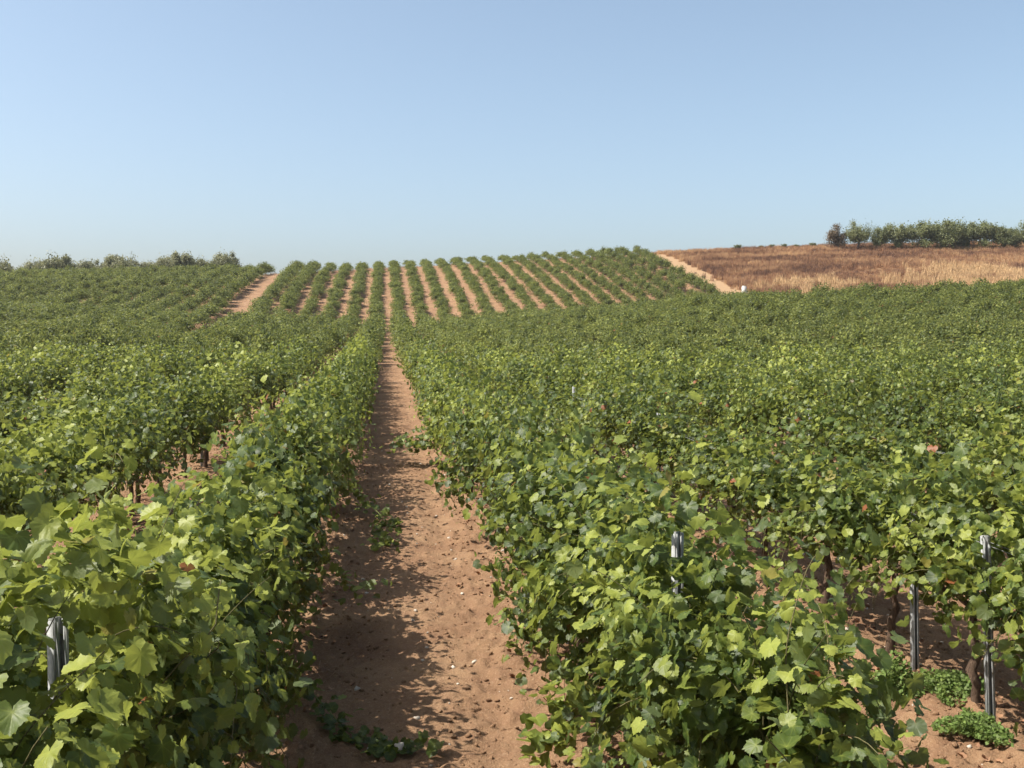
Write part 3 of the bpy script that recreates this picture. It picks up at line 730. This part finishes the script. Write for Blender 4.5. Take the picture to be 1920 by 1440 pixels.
trailing([(1.15, 18.4, .7), (.95, 18.2, .5), (.75, 18.0, .35), (.55, 18.0, .32), (.35, 17.8, .40)], 'trailing_shoot', 'leafy shoot reaching out over the dirt path', 63, leaf=.11, per=9.0, spread=.15, vine_at=(XR1, 18.0, 0))
trailing([(1.1, 5.3, .5), (.95, 5.15, .38), (.82, 5.05, .30), (.74, 5.0, .22)], 'trailing_shoot', 'pale leafy shoot hanging over the near right edge of the path', 66, leaf=.10, per=7, spread=.08, vine_at=(XR1, 5.3, 0))
trailing([(1.7, 4.3, .6), (2.0, 4.6, .3), (2.35, 4.95, .08), (2.7, 5.15, .02), (2.9, 5.2, .05)], 'trailing_shoot', 'leafy shoot trailing over the soil into the right alley', 64, leaf=.10, per=2.6, spread=.11, vine_at=(XR1, 4.6, 0))
trailing([(-.7, 8.4, .6), (-.45, 8.2, .42), (-.25, 8.1, .35), (-.1, 8.05, .30)], 'trailing_shoot', 'leafy shoot sticking out over the shaded edge of the path', 65, leaf=.09, per=4, spread=.11, vine_at=(XL1, 8.5, 0))

# a stone and dry twigs on the path
st = link(bpy.data.objects.new('field_stone', lump(77, M_STONE, .6)), None, (.07, 5.62, .06)); st.scale = (.05, .045, .045)
tag(st, 'pale grey stone on the path at the tip of the trailing shoot', 'stone')
def twigs(x, y, rad, n, label, seed, h=.16):
    rr = np.random.default_rng(seed); b = MB()
    for i in range(n):
        a = rr.uniform(0, 6.28); r0 = rad * math.sqrt(rr.random()); p = np.array([math.cos(a) * r0, math.sin(a) * r0, rr.uniform(-.01, .03)])
        pts = grow_shoot(rr, p, norm(np.array([rr.normal(), rr.normal(), abs(rr.normal()) * .8])), rr.uniform(.08, .26), .6, step=.03)
        b.tube(pts, .0022, 4)
    o = link(bpy.data.objects.new('twig_heap', b.mesh('twig_heap', [M_TWIG])), None, (x, y, float(ground(x, y)) + .03)); tag(o, label, 'dry twigs', 'dry twig heaps')
twigs(-.45, 9.3, .22, 60, 'heap of dry reddish twigs at the shaded left edge of the path', 71)
twigs(-.62, 6.9, .26, 50, 'scattered dry twigs beside the nearest left vines', 72)
twigs(2.25, 6.9, .25, 60, 'dry reddish twigs beneath the sunlit vine, beside the right alley', 73)

# ------------------------------------------------------------------ far trees and the marker post
def make_tree(seed, h, w, mat, dens=1.0, name='tree', leafs=.19, shape=1.0, low=.12):
    rr = np.random.default_rng(seed); b = MB()
    k = 6; s = np.linspace(0, 1, k); th = h * .42
    P = np.stack([rr.normal(0, .04 * h, k).cumsum() * .3, rr.normal(0, .04 * h, k).cumsum() * .3, s * th - .1], -1)
    b.tube(P, .075 * h * .5 * (1 - .5 * s) + .02, 7)
    cents = []
    for i in range(9):
        a = i / 9 * 6.28 + rr.uniform(-.3, .3); s = np.linspace(0, 1, 5); rr_ = w * .5 * rr.uniform(.4, .95); zz = h * rr.uniform(.45, .92)
        st_ = P[rr.integers(2, k)]
        e = np.array([math.cos(a) * rr_, math.sin(a) * rr_, zz * (1 - .25 * (rr_ / (w * .5)) ** 2)])
        Q = st_ + (e - st_) * s[:, None] + np.array([0, 0, .1 * h]) * (s * (1 - s))[:, None]; b.tube(Q, .02 * h * (1 - .8 * s) + .006, 5)
        cents.append(e); cents.append(st_ + (e - st_) * .6)
    for i in range(16):
        a = rr.uniform(0, 6.28); r0 = w * .5 * math.sqrt(rr.random()) * .95
        cents.append(np.array([math.cos(a) * r0, math.sin(a) * r0, h * (low + .1 + (.78 - low) * rr.random() * (1 - .4 * (r0 / (w * .5)) ** 2))]))
    cents = np.array(cents); n = int(6500 * dens)
    j = rr.integers(0, len(cents), n); rad = h * .088 * rr.uniform(.6, 1.4, len(cents))
    pos = cents[j] + rr.normal(0, 1, (n, 3)) * rad[j][:, None] * np.array([1, 1, .85])
    keep = pos[:, 2] > low * h * .6; pos = pos[keep]; n = len(pos)
    # upright sprays at the outline
    up = rr.random(n) < .12; pos[up, 2] += rr.uniform(0, .06, up.sum()) * h
    nrm = norm(pos - np.array([0, 0, h * .4])) + rr.normal(0, .7, (n, 3)) + np.array([0, 0, .3]); tip = rr.normal(0, 1, (n, 3)) + np.array([0, 0, .9])
    me = leaves_mesh('crown', pos, nrm, tip, leafs * rr.uniform(.5, 1.2, n), np.clip(.5 + rr.normal(0, .22, n), 0, 1), rr.random(n), 0, mat, rr)
    return b.mesh('trunk', [M_TREEBARK]), me
def world_at(px, dc):          # ground point seen in the photo's column px at depth dc
    la = (px - 960) / 1900 * dc
    return dc * sy + la * cy, dc * cy - la * sy
TREE = {'olive': [make_tree(600 + i, 2.8, 3.6, M_OLIVE, shape=1) for i in range(3)],
        'scrub': [make_tree(620 + i, 3.4, 4.6, M_SCRUB, 1.25, low=.02) for i in range(3)],
        'red': [make_tree(640, 3.4, 2.6, M_REDSCRUB, .8, low=.02)],
        'round': [make_tree(650, 3.7, 3.6, M_SCRUB, .9, low=.2)]}
def place_tree(nm, kind, v, px, dc, s, label, cat, group, sx=1.0, dz=0.):
    x, y = world_at(px, dc); z = float(ground(x, y)) - .1 + dz
    root = link(bpy.data.objects.new(nm, None), None, (x, y, z)); root.scale = (s * sx, s * sx, s); root.rotation_euler = (0, 0, (px * .37) % 6.28)
    tm, cm = TREE[kind][v]; link(bpy.data.objects.new('trunk', tm), root); link(bpy.data.objects.new('crown', cm), root)
    tag(root, label, cat, group)
LEFT = [(-6, 1.0, 'small olive tree cut by the left edge of the picture'),
        (42, .75, 'low olive at the left end of the leftmost clump on the skyline'), (72, .9, 'olive in the middle of the leftmost clump on the skyline'), (106, 1.05, 'tallest olive, right end of the leftmost clump on the skyline'),
        (160, .95, 'olive at the left end of the second clump on the left skyline'), (196, .85, 'olive in the middle of the second clump on the left skyline'), (230, 1.0, 'olive at the right end of the second clump on the left skyline'),
        (292, .95, 'olive at the left end of the widest clump on the left skyline'), (322, 1.1, 'olive second from the left in the widest clump on the skyline'), (352, 1.2, 'tallest olive in the middle of the widest skyline clump'),
        (388, .95, 'olive second from the right in the widest skyline clump'), (426, 1.15, 'olive at the right end of the widest clump, nearest the hillside lane')]
for i, (px, s, lab) in enumerate(LEFT):
    place_tree('olive_tree', 'olive', i % 3, px, 138 + px * .014 + (i % 3) * 1.2, s * (1.5 if px < 150 else 1.45 if px < 250 else 1.22), lab, 'olive tree', 'olive trees on the left skyline', dz=.1, sx=.82)
RIGHT = [('red', 0, 1566, .92, .85, 'rust brown bush at the left end of the right hedge line'), ('round', 0, 1606, .98, .78, 'round green tree with visible stems, right of the rust brown bush'),
         ('scrub', 0, 1650, .9, .62, 'bushy green shrub just right of the round tree'), ('scrub', 1, 1680, .95, .8, 'grey-green shrub at the left end of the continuous hedge'),
         ('scrub', 2, 1722, .95, 1, 'dense dark shrub, second in the continuous hedge'), ('scrub', 0, 1760, 1.1, 1, 'tallest dark shrub in the continuous hedge'),
         ('scrub', 1, 1800, 1.0, 1, 'dark shrub right of the tallest one in the hedge'), ('scrub', 2, 1840, .95, 1, 'dark shrub towards the right end of the hedge'),
         ('scrub', 0, 1878, .8, 1, 'lower shrub behind dry stalks near the right edge'), ('scrub', 1, 1922, .95, 1, 'shrub cut by the right edge of the picture')]
for kind, v, px, s, sx, lab in RIGHT:
    place_tree('hedge_shrub', kind, v, px, 155, s * 1.3, lab, 'shrub', 'shrubs on the right skyline', sx, dz=.3)
for i, (px, s) in enumerate([(1382, .35), (1425, .2), (1445, .25), (1468, .28), (1490, .2), (1520, .3)]):
    place_tree('low_bush', 'scrub', i % 3, px, 158, s * .6, '%s tiny green bush on the skyline from the hilltop vines towards the hedge' % ORD[i], 'bush', 'tiny bushes on the right skyline', 1.4, dz=.5)

x, y = world_at(1393, 118.5)
mk = MB(); mk.box((0, 0, .45), (.40, .40, 1.2)); mk.box((0, 0, 1.09), (.30, .30, .08)); mk.box((.36, 0, .25), (.30, .36, .7))
o = link(bpy.data.objects.new('marker_block', mk.mesh('marker_block', [M_CONC], smooth=False)), None, (x, y, float(ground(x, y))))
o.rotation_euler = (0, R(3), .4); tag(o, 'small white concrete block where the sandy track meets the vines', 'marker')

# ------------------------------------------------------------------ thin summer haze over the whole scene
hz = NT('summer_haze')
pv = hz.n('ShaderNodeVolumePrincipled', i={'Color': (.93, .96, 1.0, 1), 'Density': .00022, 'Anisotropy': .3})
hz.t.links.new(pv.outputs[0], hz.out.inputs['Volume'])
hb = MB(); hb.box((60, 1100, 9.0), (1400, 2900, 38.0))
ho = link(bpy.data.objects.new('haze', hb.mesh('haze', [hz.m], smooth=False))); tag(ho, 'faint pale haze in the air over the fields', kind='stuff')
